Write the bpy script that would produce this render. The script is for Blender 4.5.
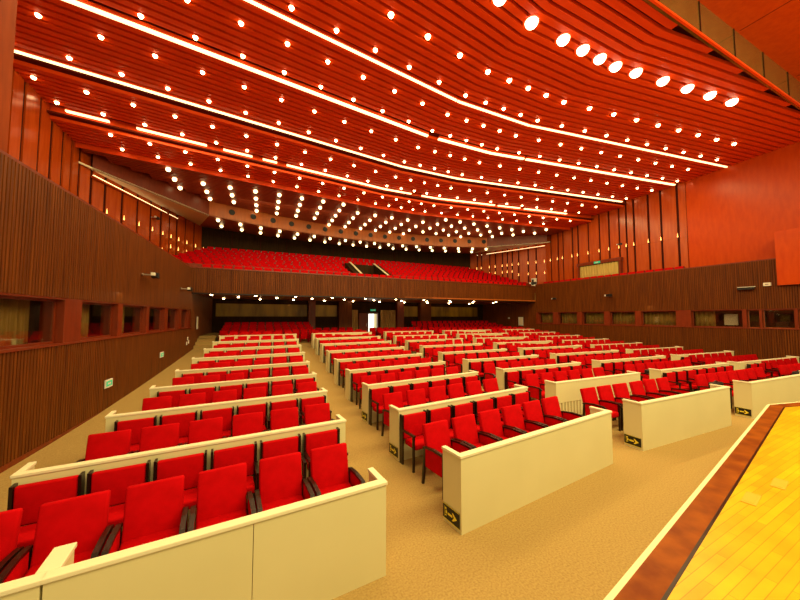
import bpy, bmesh, math, random
from mathutils import Vector, Matrix
random.seed(7)
R = math.radians
for o in list(bpy.data.objects): bpy.data.objects.remove(o, do_unlink=True)
SC = bpy.context.scene
COL = SC.collection

# ------------------------------------------------------------------ camera
PITCH, YAW, CAMH = R(3.1), R(24.4), 2.7
cd = bpy.data.cameras.new('camera'); cam = bpy.data.objects.new('camera', cd); COL.objects.link(cam)
cd.sensor_width = 36; cd.lens = 36 * 315 / 800; cd.clip_start = .05; cd.clip_end = 200
fw = Vector((math.sin(YAW) * math.cos(PITCH), math.cos(YAW) * math.cos(PITCH), math.sin(PITCH)))
cam.location = (0, 0, CAMH); cam.rotation_euler = fw.to_track_quat('-Z', 'Y').to_euler()
SC.camera = cam
# ------------------------------------------------------------------ world, lights, exposure
w = bpy.data.worlds.new('world'); SC.world = w; w.use_nodes = True
w.node_tree.nodes['Background'].inputs[0].default_value = (1, .78, .36, 1)
w.node_tree.nodes['Background'].inputs[1].default_value = 1.3
SC.view_settings.view_transform = 'Standard'; SC.view_settings.look = 'None'
SC.view_settings.gamma = 1; SC.view_settings.exposure = -0.70
def area(name, loc, target, sx, sy, power, col=(1, .80, .36)):
    l = bpy.data.lights.new(name, 'AREA'); l.shape = 'RECTANGLE'; l.size = sx; l.size_y = sy
    l.energy = power; l.color = col
    o = bpy.data.objects.new(name, l); COL.objects.link(o); o.location = loc
    o.rotation_euler = (Vector(target) - Vector(loc)).to_track_quat('-Z', 'Y').to_euler()
    return o
area('stage_wash_light', (9, -1.5, 10.5), (9, 7, 0), 20, 2, 2600)
area('stage_top_light', (7, 0.2, 10.5), (7, 0.6, 0), 16, 1.5, 1350)
# unseen area lights added to boost the light in the hall and balcony
area('cove_fill_light', (8.8, 10.3, 11.3), (8.8, 11.3, 0), 28, .4, 2300)
area('cove_fill_light', (8.8, 16.0, 10.9), (8.8, 17.5, 0), 28, .4, 2000)
area('balcony_fill_light', (8.8, 22.3, 10.2), (8.8, 25, 6), 20, 2.5, 450)

STRIP_E, DOWN_E, BULB_E, SPOT_E = 5, 30, 9, 12
LAMP = (1, .80, .50)
# ------------------------------------------------------------------ materials
MATS = {}
def mat(name, col, rough=.5, spec=.4, metal=0, emit=None, estr=0):
    m = bpy.data.materials.new(name); m.use_nodes = True
    b = m.node_tree.nodes['Principled BSDF']
    b.inputs['Base Color'].default_value = (*col, 1); b.inputs['Roughness'].default_value = rough
    b.inputs['Specular IOR Level'].default_value = spec; b.inputs['Metallic'].default_value = metal
    if emit: b.inputs['Emission Color'].default_value = (*emit, 1); b.inputs['Emission Strength'].default_value = estr
    MATS[name] = m; return m
def noise_mat(name, c1, c2, scale=(1, 1, 1), rough=.5, spec=.4, nscale=5, detail=4, bump=0, rough2=None):
    m = mat(name, c1, rough, spec); nt = m.node_tree; b = nt.nodes['Principled BSDF']
    tc = nt.nodes.new('ShaderNodeTexCoord'); mp = nt.nodes.new('ShaderNodeMapping'); mp.inputs['Scale'].default_value = scale
    n = nt.nodes.new('ShaderNodeTexNoise'); n.inputs['Scale'].default_value = nscale; n.inputs['Detail'].default_value = detail
    r = nt.nodes.new('ShaderNodeValToRGB'); r.color_ramp.elements[0].position = .3; r.color_ramp.elements[1].position = .7
    r.color_ramp.elements[0].color = (*c1, 1); r.color_ramp.elements[1].color = (*c2, 1)
    L = nt.links.new
    L(tc.outputs['Object'], mp.inputs[0]); L(mp.outputs[0], n.inputs['Vector']); L(n.outputs['Fac'], r.inputs[0]); L(r.outputs[0], b.inputs['Base Color'])
    if bump:
        bp = nt.nodes.new('ShaderNodeBump'); bp.inputs['Strength'].default_value = bump; bp.inputs['Distance'].default_value = .01
        L(n.outputs['Fac'], bp.inputs['Height']); L(bp.outputs[0], b.inputs['Normal'])
    return m
def plank_mat(name, c1, c2, c3, rot, bw, bh, rough=.3, spec=.5):
    m = mat(name, c1, rough, spec); nt = m.node_tree; b = nt.nodes['Principled BSDF']; L = nt.links.new
    tc = nt.nodes.new('ShaderNodeTexCoord'); mp = nt.nodes.new('ShaderNodeMapping'); mp.inputs['Rotation'].default_value = (0, 0, rot)
    br = nt.nodes.new('ShaderNodeTexBrick'); br.inputs['Color1'].default_value = (*c1, 1); br.inputs['Color2'].default_value = (*c2, 1); br.inputs['Mortar'].default_value = (*c3, 1)
    br.inputs['Scale'].default_value = 1; br.inputs['Mortar Size'].default_value = .0022; br.inputs['Brick Width'].default_value = bw; br.inputs['Row Height'].default_value = bh
    n = nt.nodes.new('ShaderNodeTexNoise'); n.inputs['Scale'].default_value = 3; n.inputs['Detail'].default_value = 6
    mx = nt.nodes.new('ShaderNodeMixRGB'); mx.blend_type = 'OVERLAY'; mx.inputs[0].default_value = .35
    L(tc.outputs['Object'], mp.inputs[0]); L(mp.outputs[0], br.inputs['Vector']); L(mp.outputs[0], n.inputs['Vector'])
    L(br.outputs['Color'], mx.inputs[1]); L(n.outputs['Fac'], mx.inputs[2]); L(mx.outputs[0], b.inputs['Base Color'])
    return m
carpet = noise_mat('carpet', (.305, .195, .065), (.435, .295, .10), nscale=45, detail=6, rough=.95, spec=.1, bump=.3)
darkwood = noise_mat('dark_batten_wood', (.070, .015, .0012), (.19, .048, .003), scale=(14, 14, .35), nscale=2.0, rough=.5, spec=.2)
redwood = noise_mat('red_pier_wood', (.14, .016, .002), (.20, .026, .003), scale=(3, 3, .6), nscale=3, rough=.35)
panelwood = noise_mat('orange_panel_wood', (.36, .048, .004), (.47, .075, .006), scale=(2.2, 2.2, .22), nscale=3, rough=.25, spec=.45)
smoothwood = noise_mat('proscenium_wood', (.46, .045, .002), (.54, .065, .003), scale=(2.6, 2.6, .7), nscale=2.2, rough=.4, spec=.2)
cheekwood = noise_mat('cheek_wood', (.22, .034, .003), (.30, .05, .004), scale=(2, 2, .4), nscale=3, rough=.7, spec=.1)
gapdark = mat('dark_gap', (.05, .008, .003), .8, .1)
slat = noise_mat('ceiling_slat_red', (.74, .058, .002), (.82, .075, .003), scale=(.5, 4, 1), nscale=2, rough=.42, spec=.25)
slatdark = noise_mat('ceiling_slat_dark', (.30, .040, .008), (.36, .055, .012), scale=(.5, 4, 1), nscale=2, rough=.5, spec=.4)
backing = mat('ceiling_backing', (.10, .010, .003), .8, .1)
bulkwood = noise_mat('bulkhead_wood', (.36, .085, .012), (.48, .12, .016), scale=(2, 2, .4), nscale=3, rough=.35)
cream = noise_mat('cream_laminate', (.69, .63, .34), (.73, .67, .37), nscale=1.2, rough=.5, spec=.3)
creamtop = mat('cream_rail', (.82, .76, .52), .45, .3)
shelfw = mat('shelf_wood', (.26, .055, .014), .22, .6)
redfab = noise_mat('red_velvet', (.43, .001, .002), (.54, .0015, .004), nscale=7, rough=.85, spec=.06, bump=.05)
armwood = mat('dark_arm_wood', (.014, .004, .002), .28, .4)
black = mat('black_plastic', (.01, .009, .009), .45, .4)
whitep = mat('white_plastic', (.75, .72, .62), .5, .3)
greenp = mat('green_sign', (.02, .30, .12), .5, .3, emit=(.05, .8, .35), estr=.6)
yellowp = mat('yellow_arrow', (.85, .72, .05), .5, .3)
steel = mat('steel', (.55, .5, .42), .3, .5, 1)
stagew = plank_mat('stage_planks', (.80, .44, .006), (.66, .33, .005), (.46, .20, .005), R(-3), .8, .06, rough=.28)
borderw = noise_mat('stage_border_wood', (.16, .030, .002), (.30, .075, .004), scale=(1, 1, 1), nscale=5, rough=.4, spec=.1)
nosing = mat('cream_nosing', (.80, .72, .42), .5, .3)
hatchm = mat('pale_hatch', (.62, .38, .03), .4, .4)
curtainm = noise_mat('curtain_cloth', (.34, .23, .06), (.52, .37, .12), scale=(6, 6, .3), nscale=4, rough=.9, spec=.1)
ochre = noise_mat('ochre_wall_wood', (.14, .08, .004), (.50, .30, .012), scale=(1.3, 1.3, .3), nscale=1.0, rough=.35)
brass = noise_mat('brass_panel', (.30, .20, .05), (.36, .25, .07), nscale=2, rough=.12, spec=.7)
brass.node_tree.nodes['Principled BSDF'].inputs['Metallic'].default_value = .6
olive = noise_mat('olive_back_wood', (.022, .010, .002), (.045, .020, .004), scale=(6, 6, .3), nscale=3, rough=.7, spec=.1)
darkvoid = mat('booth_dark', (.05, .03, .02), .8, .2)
strip_m = mat('strip_light', (1, .9, .7), .5, .2, emit=(1, .68, .30), estr=STRIP_E)
down_m = mat('downlight_glow', (1, .9, .7), .5, .2, emit=(1, .66, .30), estr=DOWN_E)
soffit_m = mat('soffit_lamp_glow', (1, .9, .7), .5, .2, emit=(1, .66, .30), estr=55)
bulb_m = mat('bulb_glow', (1, .9, .7), .5, .2, emit=(1, .74, .34), estr=BULB_E)
spot_m = mat('spot_glow', (1, .9, .7), .5, .2, emit=(1, .82, .50), estr=SPOT_E)
sconce_m = mat('sconce_glow', (1, .8, .5), .5, .2, emit=(1, .42, .08), estr=7)
screen_m = mat('door_daylight', (1, 1, 1), .5, .2, emit=(1, .98, .85), estr=3.0)
glass = bpy.data.materials.new('booth_glass'); glass.use_nodes = True
nt = glass.node_tree; nt.nodes.remove(nt.nodes['Principled BSDF']); out = nt.nodes['Material Output']
tr = nt.nodes.new('ShaderNodeBsdfTransparent'); tr.inputs[0].default_value = (.92, .9, .84, 1)
gl = nt.nodes.new('ShaderNodeBsdfGlossy'); gl.inputs['Roughness'].default_value = .03; gl.inputs[0].default_value = (.9, .9, .9, 1)
mx = nt.nodes.new('ShaderNodeMixShader'); mx.inputs[0].default_value = .16
nt.links.new(tr.outputs[0], mx.inputs[1]); nt.links.new(gl.outputs[0], mx.inputs[2]); nt.links.new(mx.outputs[0], out.inputs[0])

# ------------------------------------------------------------------ helpers
class MB:
    def __init__(s): s.v = []; s.f = []; s.mi = []; s.mats = []
    def m(s, mt):
        if mt not in s.mats: s.mats.append(mt)
        return s.mats.index(mt)
    def poly(s, pts, mt):
        b = len(s.v); s.v += [tuple(p) for p in pts]; s.f.append(tuple(range(b, b + len(pts)))); s.mi.append(s.m(mt))
    def hexa(s, p, mt):    # p: 4 bottom, 4 top (same order, ccw from above)
        b = len(s.v); s.v += [tuple(q) for q in p]; k = s.m(mt)
        for f in ((3, 2, 1, 0), (4, 5, 6, 7), (0, 1, 5, 4), (1, 2, 6, 5), (2, 3, 7, 6), (3, 0, 4, 7)):
            s.f.append(tuple(b + i for i in f)); s.mi.append(k)
    def box(s, x0, x1, y0, y1, z0, z1, mt, M=None):
        p = [Vector(q) for q in ((x0, y0, z0), (x1, y0, z0), (x1, y1, z0), (x0, y1, z0), (x0, y0, z1), (x1, y0, z1), (x1, y1, z1), (x0, y1, z1))]
        if M: p = [M @ q for q in p]
        s.hexa(p, mt)
    def wall(s, a, b, z0, z1, t, mt, za=None, zb=None):   # slab from a to b (xy), thickness t to the left of a->b
        a = Vector(a); b = Vector(b); d = (b - a).normalized(); n = Vector((-d.y, d.x)) * t
        P = [a, b, b + n, a + n]
        if t < 0: P = [a + n, b + n, b, a]
        s.hexa([(q.x, q.y, z0) for q in P] + [(q.x, q.y, z1) for q in P], mt)
    def cyl(s, c, ax, r, h, mt, n=12, r2=None):
        ax = Vector(ax).normalized(); q = ax.to_track_quat('Z', 'Y'); c = Vector(c); r2 = r if r2 is None else r2
        b = len(s.v); k = s.m(mt)
        for i in range(n):
            a = 2 * math.pi * i / n; s.v.append(tuple(c + q @ Vector((math.cos(a) * r, math.sin(a) * r, 0))))
        for i in range(n):
            a = 2 * math.pi * i / n; s.v.append(tuple(c + q @ Vector((math.cos(a) * r2, math.sin(a) * r2, h))))
        for i in range(n):
            j = (i + 1) % n; s.f.append((b + i, b + j, b + n + j, b + n + i)); s.mi.append(k)
        s.f.append(tuple(b + n - 1 - i for i in range(n))); s.mi.append(k)
        s.f.append(tuple(b + n + i for i in range(n))); s.mi.append(k)
    def sphere(s, c, r, mt, n=10, m=6):
        b = len(s.v); k = s.m(mt); c = Vector(c)
        s.v.append(tuple(c - Vector((0, 0, r))))
        for j in range(1, m):
            t = math.pi * j / m - math.pi / 2
            for i in range(n):
                a = 2 * math.pi * i / n; s.v.append(tuple(c + Vector((math.cos(a) * math.cos(t), math.sin(a) * math.cos(t), math.sin(t))) * r))
        s.v.append(tuple(c + Vector((0, 0, r)))); T = len(s.v) - 1
        for i in range(n):
            j = (i + 1) % n
            s.f.append((b, b + 1 + j, b + 1 + i)); s.mi.append(k)
            s.f.append((T, b + 1 + (m - 2) * n + i, b + 1 + (m - 2) * n + j)); s.mi.append(k)
            for l in range(m - 2):
                s.f.append((b + 1 + l * n + i, b + 1 + l * n + j, b + 1 + (l + 1) * n + j, b + 1 + (l + 1) * n + i)); s.mi.append(k)
    def prism(s, poly, z0, z1, mt):
        b = len(s.v); n = len(poly); k = s.m(mt)
        s.v += [(p[0], p[1], z0) for p in poly] + [(p[0], p[1], z1) for p in poly]
        s.f.append(tuple(b + n - 1 - i for i in range(n))); s.mi.append(k)
        s.f.append(tuple(b + n + i for i in range(n))); s.mi.append(k)
        for i in range(n):
            j = (i + 1) % n; s.f.append((b + i, b + j, b + n + j, b + n + i)); s.mi.append(k)
    def mesh(s, name, bevel=0, smooth=False, segs=2):
        me = bpy.data.meshes.new(name); me.from_pydata(s.v, [], s.f)
        for mt in s.mats: me.materials.append(mt)
        me.polygons.foreach_set('material_index', s.mi)
        if bevel:
            bm = bmesh.new(); bm.from_mesh(me)
            bmesh.ops.bevel(bm, geom=bm.edges[:], offset=bevel, segments=segs, affect='EDGES', profile=.5, clamp_overlap=True)
            if smooth:
                for f in bm.faces: f.smooth = True
            bm.to_mesh(me); bm.free()
        elif smooth:
            for p in me.polygons: p.use_smooth = True
        me.update(); return me
def link(name, me, parent=None, loc=None, rz=0):
    o = bpy.data.objects.new(name, me); COL.objects.link(o)
    if parent: o.parent = parent
    if loc is not None: o.location = loc
    if rz: o.rotation_euler = (0, 0, rz)
    return o
def tag(o, label, cat, group=None, kind=None):
    o['label'] = label; o['category'] = cat
    if group: o['group'] = group
    if kind: o['kind'] = kind
    return o
def struct(name, mb, label=None, parent=None, **kw):
    o = link(name, mb if isinstance(mb, bpy.types.Mesh) else mb.mesh(name, **kw), parent)
    if not parent:
        o['kind'] = 'structure'
        if label: o['label'] = label
    return o
def copy_tree(o, parent=None):
    c = o.copy(); COL.objects.link(c)
    if parent: c.parent = parent
    for ch in o.children: copy_tree(ch, c)
    return c
ORD = ['first', 'second', 'third', 'fourth', 'fifth', 'sixth', 'seventh', 'eighth', 'ninth', 'tenth', 'eleventh', 'twelfth', 'thirteenth', 'fourteenth', 'fifteenth', 'sixteenth', 'seventeenth', 'eighteenth', 'nineteenth', 'twentieth']
def ordn(i):
    if i < 20: return ORD[i]
    if i == 29: return 'thirtieth'
    if i == 39: return 'fortieth'
    return {2: 'twenty', 3: 'thirty', 4: 'forty', 5: 'fifty'}[(i + 1) // 10] + '-' + ORD[(i + 1) % 10 - 1]

# ------------------------------------------------------------------ plan of the hall
def lerp_tab(x, xs, ys):
    if x <= xs[0]: i = 0
    elif x >= xs[-1]: i = len(xs) - 2
    else: i = max(j for j in range(len(xs) - 1) if xs[j] <= x)
    t = (x - xs[i]) / (xs[i + 1] - xs[i]); return ys[i] + t * (ys[i + 1] - ys[i])
def y0(x): return lerp_tab(x, [-4.5, 1.3, 2.4, 6.2, 7.2, 12.3, 16.6, 17.2, 24], [2.72, 3.2, 3.38, 3.83, 3.9, 3.88, 3.72, 3.62, 3.25])
D = 2.13
def g(n):
    if n <= 1: return 0
    return lerp_tab(n, [1, 2, 3, 4, 5, 6, 7, 8, 9, 9.5], [0, .03, .067, .137, .253, .393, .544, .71, .87, .95]) if n < 9.5 else .95
def fz(x, y): return g((y - y0(x)) / D)
def lw(y): return -3.94 + math.tan(R(2.5)) * (y - 7.88)         # left wall x
def rw(y): return 23.0 - math.tan(R(2.5)) * (y - 20.9)          # right wall x
BAL = 20.9

# floor
mb = MB(); nx, ny = 58, 60
xs = [-4.6 + 29.2 * i / nx for i in range(nx + 1)]; ys = [1.0 + 27.6 * j / ny for j in range(ny + 1)]
for y in ys:
    for x in xs: mb.v.append((x, y, fz(x, y)))
for j in range(ny):
    for i in range(nx):
        a = j * (nx + 1) + i; mb.f.append((a, a + 1, a + nx + 2, a + nx + 1)); mb.mi.append(mb.m(carpet))
struct('floor', mb, 'tan carpet floor rising gently towards the back of the hall')

# stage
SV = (9.35, 2.80)
def sy(x, off=0): return (SV[1] + .198 * (x - SV[0]) if x < SV[0] else SV[1] - .205 * (x - SV[0])) - off
def band(o0, o1): return [(-5, sy(-5, o1)), (SV[0], sy(SV[0], o1)), (24.5, sy(24.5, o1)), (24.5, sy(24.5, o0)), (SV[0], sy(SV[0], o0)), (-5, sy(-5, o0))]
# clip so it does not cross behind y=-5
def stagepoly(off): return [(-5, -5), (24.5, -5), (24.5, sy(24.5, off)), (SV[0], sy(SV[0], off)), (-5, sy(-5, off))]
st = MB(); st.prism(stagepoly(.225), .90, .952, stagew); st.prism(stagepoly(.02), -.02, .90, redwood)
stage = struct('floor_stage', st, 'yellow wooden stage floor with diagonal planks')
m1 = MB(); m1.prism(band(.035, .21), .895, .953, borderw); struct('stage_border', m1, parent=stage)
m1 = MB(); m1.prism(band(.21, .232), .895, .9535, armwood); struct('stage_border_inlay', m1, parent=stage)
m1 = MB(); m1.prism(band(0, .035), .86, .955, nosing); struct('stage_nosing', m1, parent=stage)
for c, lab in (((4.37, 1.455), 'pale rectangular floor hatch in the stage, nearer the stage edge corner'), ((5.03, 1.455), 'pale rectangular floor hatch in the stage, farther to the right')):
    m1 = MB(); m1.box(-.145, .145, -.05, .05, 0, .006, hatchm); root = link('floor_hatch', m1.mesh('floor_hatch'), None, (c[0], c[1], .952), R(10))
    m2 = MB(); m2.box(-.11, .11, -.03, .03, .006, .008, hatchm); link('socket_lid', m2.mesh('socket_lid'), root)
    tag(root, lab, 'floor hatch', 'stage floor hatches')

# ------------------------------------------------------------------ battened walls
def batten(mb, a, b, z0, z1, inward, mt=darkwood, pitch=.085, depth=.018, back=.12, za=None):
    a = Vector(a); b = Vector(b); L = (b - a).length; d = (b - a) / L; n = Vector((-d.y, d.x)) * inward
    k = max(1, round(L / pitch)); p = L / k; pts = []
    for i in range(k):
        q = a + d * (p * i)
        pts += [q + n * depth, q + d * (p * .66) + n * depth, q + d * (p * .70), q + d * (p * .96)]
    pts.append(b + n * depth); bi = len(mb.v); N = len(pts); mm = mb.m(mt)
    for z in (z0, z1): mb.v += [(q.x, q.y, z) for q in pts]
    for i in range(N - 1): mb.f.append((bi + i, bi + i + 1, bi + N + i + 1, bi + N + i)); mb.mi.append(mb.m(gapdark) if i % 4 == 2 else mm)
    mb.wall(a, b, z0, z1, -inward * back, mt)
ZS, ZT = 2.13, 3.08
def P(f, y, off=0): return (f(y) + off, y)
LWIN = [(4.6, 9.4), (10.08, 12.0), (12.3, 14.25), (14.55, 16.35), (16.80, 18.5), (19.0, 20.4)]
RWIN = [(3.0, 5.9), (6.0, 7.07), (7.16, 7.62), (7.78, 9.92), (10.65, 12.54), (12.9, 14.52), (14.94, 16.61), (17.02, 18.7), (19.18, 20.65)]
def side_wall(name, f, inward, wins, ystart, out):
    ZTOP = 5.50 if out < 0 else 5.66
    mb = MB()
    a, b = P(f, ystart), P(f, BAL)
    batten(mb, a, b, -.02, ZS - .04, inward)
    batten(mb, a, b, ZT + .04, ZTOP - .06, inward)
    o = struct(name, mb, 'dark vertical batten wood side wall')
    m2 = MB(); m2.wall(a, b, ZTOP - .06, ZTOP, -inward * .3, redwood); m2.wall(P(f, ystart, .05 * out * -1), P(f, BAL, .05 * out * -1), ZS - .04, ZS + .0, -inward * .5, redwood)
    m2.wall(P(f, ystart), P(f, BAL), ZT, ZT + .04, -inward * .5, redwood)
    m2.wall(P(f, ystart), P(f, BAL), -.02, .55 if 0 else .14, inward * .03, redwood)
    struct('wall_cap', m2, parent=o)
    # piers
    m3 = MB(); edges = [ystart] + [e for wn in wins for e in wn] + [BAL]
    for i in range(0, len(edges), 2):
        if edges[i + 1] - edges[i] > .02: m3.wall(P(f, edges[i]), P(f, edges[i + 1]), ZS, ZT, -inward * .4, redwood)
    struct('wall_pier', m3, parent=o)
    # booth room behind
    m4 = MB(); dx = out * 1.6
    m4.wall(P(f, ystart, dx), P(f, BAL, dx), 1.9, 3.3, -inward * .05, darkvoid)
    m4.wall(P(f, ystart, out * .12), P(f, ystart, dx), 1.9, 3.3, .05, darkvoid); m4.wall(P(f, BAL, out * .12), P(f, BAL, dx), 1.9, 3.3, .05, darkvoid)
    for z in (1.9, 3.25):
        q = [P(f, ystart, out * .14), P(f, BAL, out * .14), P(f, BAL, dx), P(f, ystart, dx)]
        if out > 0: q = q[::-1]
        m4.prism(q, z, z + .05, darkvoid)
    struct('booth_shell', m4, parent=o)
    return o
WL = side_wall('wall_left', lw, -1, LWIN, 1.2, -1)
WR = side_wall('wall_right', rw, 1, RWIN, 1.2, 1)
wn = 0
def add_window(f, y0_, y1_, out, frame_m):
    global wn; wn += 1
    ang = math.atan2(f(y1_) - f(y0_), y1_ - y0_); r = link('window_%d' % wn, None); r['kind'] = 'structure'
    r['label'] = 'interpretation booth window in the %s side wall' % ('left' if out < 0 else 'right')
    off = out * .17
    r.location = (f(y0_) + off, y0_, ZS); r.rotation_euler = (0, 0, -ang); L = (y1_ - y0_) / math.cos(ang); H = ZT - ZS
    m = MB(); t = .05
    m.box(-.03, .03, 0, L, 0, t, frame_m); m.box(-.03, .03, 0, L, H - t, H, frame_m)
    m.box(-.03, .03, 0, t, t, H - t, frame_m); m.box(-.03, .03, L - t, L, t, H - t, frame_m)
    link('window_frame', m.mesh('window_frame'), r)
    m = MB(); m.box(-.006, .006, t, L - t, t, H - t, glass); link('window_pane', m.mesh('window_pane'), r)
    return r, L, H
def curtain(f, ya, yb, out, lab, grp, depth=.5):
    m = MB(); n = max(6, int((yb - ya) / .05)); z0, z1 = ZS - .1, ZT + .1; pts = []
    for i in range(n + 1):
        y = ya + (yb - ya) * i / n; pts.append((f(y) + out * (depth + .035 * math.sin(i * 1.45) + .012 * math.sin(i * .6)), y))
    b = len(m.v); k = m.m(curtainm)
    for z in (z0, z1): m.v += [(p[0], p[1], z) for p in pts]
    for i in range(n): m.f.append((b + i, b + i + 1, b + n + 2 + i, b + n + 1 + i)); m.mi.append(k)
    me = m.mesh('curtain', smooth=True); o = link('curtain', me); md = o.modifiers.new('s', 'SOLIDIFY'); md.thickness = .01
    tag(o, lab, 'curtain', grp); return o
lo = ['nearest', 'second nearest', 'third nearest', 'fourth nearest', 'fifth nearest', 'farthest']
for i, (a, b) in enumerate(LWIN):
    add_window(lw, a, b, -1, redwood)
    q = [(.3, .5), (.72, .98)] if i == 0 else [(.45, .8)]
    for j, (u, v) in enumerate(q):
        curtain(lw, a + (b - a) * u, a + (b - a) * v, -1, 'beige curtain %s behind the %s booth window of the left wall' % (['drawn', 'gathered on the far side'][j], lo[i]), 'curtains behind the booth windows')
ro = ['near-edge', 'nearest', 'narrow', 'third', 'fourth', 'fifth', 'sixth', 'seventh', 'farthest']
for i, (a, b) in enumerate(RWIN):
    add_window(rw, a, b, 1, redwood if i > 2 else shelfw)
    if i > 3: curtain(rw, a - .05, b + .05, 1, 'beige pleated curtain behind the %s booth window of the right wall' % ro[i], 'curtains behind the booth windows')
    if i == 3:
        curtain(rw, a + 1.25, b, 1, 'beige curtain half drawn in the booth beside the white screen', 'curtains behind the booth windows')
for xx in (0,):  # unseen area lights added to brighten the booth interiors and curtains
    l = area('booth_fill_light', (rw(12) + .9, 12, 3.2), (rw(12) + .6, 12, 2), .3, 16, 110)
    l = area('booth_fill_light', (lw(12) - .9, 12, 3.2), (lw(12) - .6, 12, 2), .3, 15, 80)
# booth equipment
def equip(y, f, out, kind, lab):
    x = f(y) + out * .55
    if kind == 'screen':
        m = MB(); m.box(-.03, .03, -.28, .28, .0, .62, whitep); r = link('projection_screen', m.mesh('projection_screen', bevel=.01), None, (x, y, ZS + .12))
        m = MB(); m.box(-.08, .08, -.1, .1, -.12, 0, black); link('stand', m.mesh('stand'), r)
        tag(r, lab, 'screen')
    else:
        m = MB(); m.box(-.14, .14, -.22, .22, 0, .09, black); m.box(-.02, .02, -.2, .2, .09, .34, black)
        r = link('booth_console', m.mesh('booth_console', bevel=.01), None, (x, y, ZS)); tag(r, lab, 'console')
        m = MB(); m.box(-.026, -.02, -.17, .17, .12, .31, whitep if kind == 'w' else darkvoid); link('monitor_face', m.mesh('monitor_face'), r)
equip(8.4, rw, 1, 'screen', 'white upright screen standing in the open booth of the right wall')
equip(7.4, rw, 1, 'c', 'black console with monitor behind the narrow right booth window')
equip(6.55, rw, 1, 'c', 'black console with monitor in the booth left of the green sign')
equip(5.6, rw, 1, 'c', 'black console in the right booth nearest the stage')
for f, out in ((lw, -1), (rw, 1)):
    m = MB(); m.wall(P(f, 1.3, out * .32), P(f, BAL - .1, out * .32), ZS - .06, ZS, -(.9) if out > 0 else .9, darkvoid)
    o = struct('trim_booth_counter', m, 'counter inside the booths of the %s wall' % ('right' if out > 0 else 'left'))

# ------------------------------------------------------------------ upper side walls
LU = [(-7.7, 1.2), (-7.7, 19.2), (-4.1, 28.7)]
RU0 = [(24.4, 1.2), (24.5, 4.7), (25.2, 10.6)]; RU = [(25.2, 10.6), (25.15, 21.5), (21.7, 28.7)]
def panels(name, pts, inward, z0, z1, zsplit, ystart=None):
    back_ = MB()
    for a, b in zip(pts, pts[1:]): back_.wall(a, b, z0, z1, -inward * .15, gapdark)
    o = struct(name, back_, 'orange wood panelled upper side wall with dark vertical gaps')
    gaps = []
    m = MB()
    for a, b in zip(pts, pts[1:]):
        a = Vector(a); b = Vector(b); L = (b - a).length; d = (b - a) / L; s = 0.02
        while s < L - .1:
            wd = random.choice((.5, .62, .75, .9)) if inward < 0 else random.choice((.38, .5, .62, .8)); e = min(s + wd, L - .01); dp = random.choice((.025, .04, .055))
            n = Vector((-d.y, d.x)) * inward
            p0 = a + d * s + n * .002; p1 = a + d * e + n * .002
            m.wall(p0, p1, z0, zsplit - .006, inward * (dp + .02), panelwood)
            m.wall(p0, p1, zsplit + .006, z1, inward * dp, panelwood)
            gaps.append((a + d * (e + .06) + n * .14, d, n)); s = e + (.17 if inward < 0 else .14)
    struct('wall_panel', m, parent=o)
    return o, gaps
WUL, gl_ = panels('wall_upper_left', LU, -1, 4.85, 11.6, 7.9)
WUR, gr_ = panels('wall_upper_right', RU, 1, 4.85, 11.6, 7.9)
m = MB()
for a, b in zip(RU0, RU0[1:]): m.wall(a, b, 4.85, 11.9, -.15, smoothwood)
struct('wall_proscenium_right', m, 'smooth orange wood wall beside the stage')
m = MB()
m.box(23.42, 24.6, 1.2, 6.42, 4.27, 6.95, smoothwood)
struct('wall_cheek_right', m, 'smooth orange wood block hanging over the right side wall')
m = MB(); m.box(-4.6, -3.99, 1.2, 7.62, 5.52, 11.6, cheekwood); struct('wall_cheek_left', m, 'orange wood proscenium pier on the left')
# small joints on the proscenium panels
m = MB()
for z in (6.7, 8.3, 9.9): m.wall((24.37, 1.2), (24.478, 4.7), z, z + .008, .004, gapdark)
# sconces in the panel gaps
sc_me = MB(); sc_me.cyl((0, 0, 0), (0, 0, 1), .03, .26, sconce_m, 8, .004); sc_s = sc_me.mesh('flame_lamp')
cup = MB(); cup.cyl((0, 0, -.05), (0, 0, 1), .03, .05, armwood, 8, .035); cup_s = cup.mesh('lamp_cup')
def sconce(p, n, z, lab):
    r = link('wall_sconce', cup_s, None, (p.x + n.x * .05, p.y + n.y * .05, z)); link('lamp', sc_s, r)
    tag(r, lab, 'wall lamp', 'small lamps between the upper wall panels')
k = 0
for side, G in (('left', gl_), ('right', gr_)):
    G = [q for q in G if (q[0].y > (20 if side == 'left' else 10))]
    for i, (p, d, n) in enumerate(G):
        sconce(p, n, 7.93, 'small glowing wall lamp, %s from the stage along the upper %s wall' % (ordn(i), side))
    B = [q for q in G if q[0].y > 21]
    for i, (p, d, n) in enumerate(B):
        sconce(p, n, 6.85 if i < 4 else 7.25, 'small glowing wall lamp low over the balcony seats, %s along the %s wall' % (ordn(i), side))

# gallery floors, balcony slabs
m = MB(); m.prism([(lw(1.2) - .1, 1.2), (lw(BAL) - .1, BAL), (-7.0, BAL), (-7.75, 19.2), (-7.75, 1.2)], 4.75, 4.87, carpet); struct('floor_gallery_left', m, 'side gallery floor, left')
m = MB(); m.prism([(rw(1.2) + .1, 1.2), (25.3, 1.2), (25.3, BAL), (rw(BAL) + .1, BAL)], 4.75, 4.87, carpet); struct('floor_gallery_right', m, 'side gallery floor, right')

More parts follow.
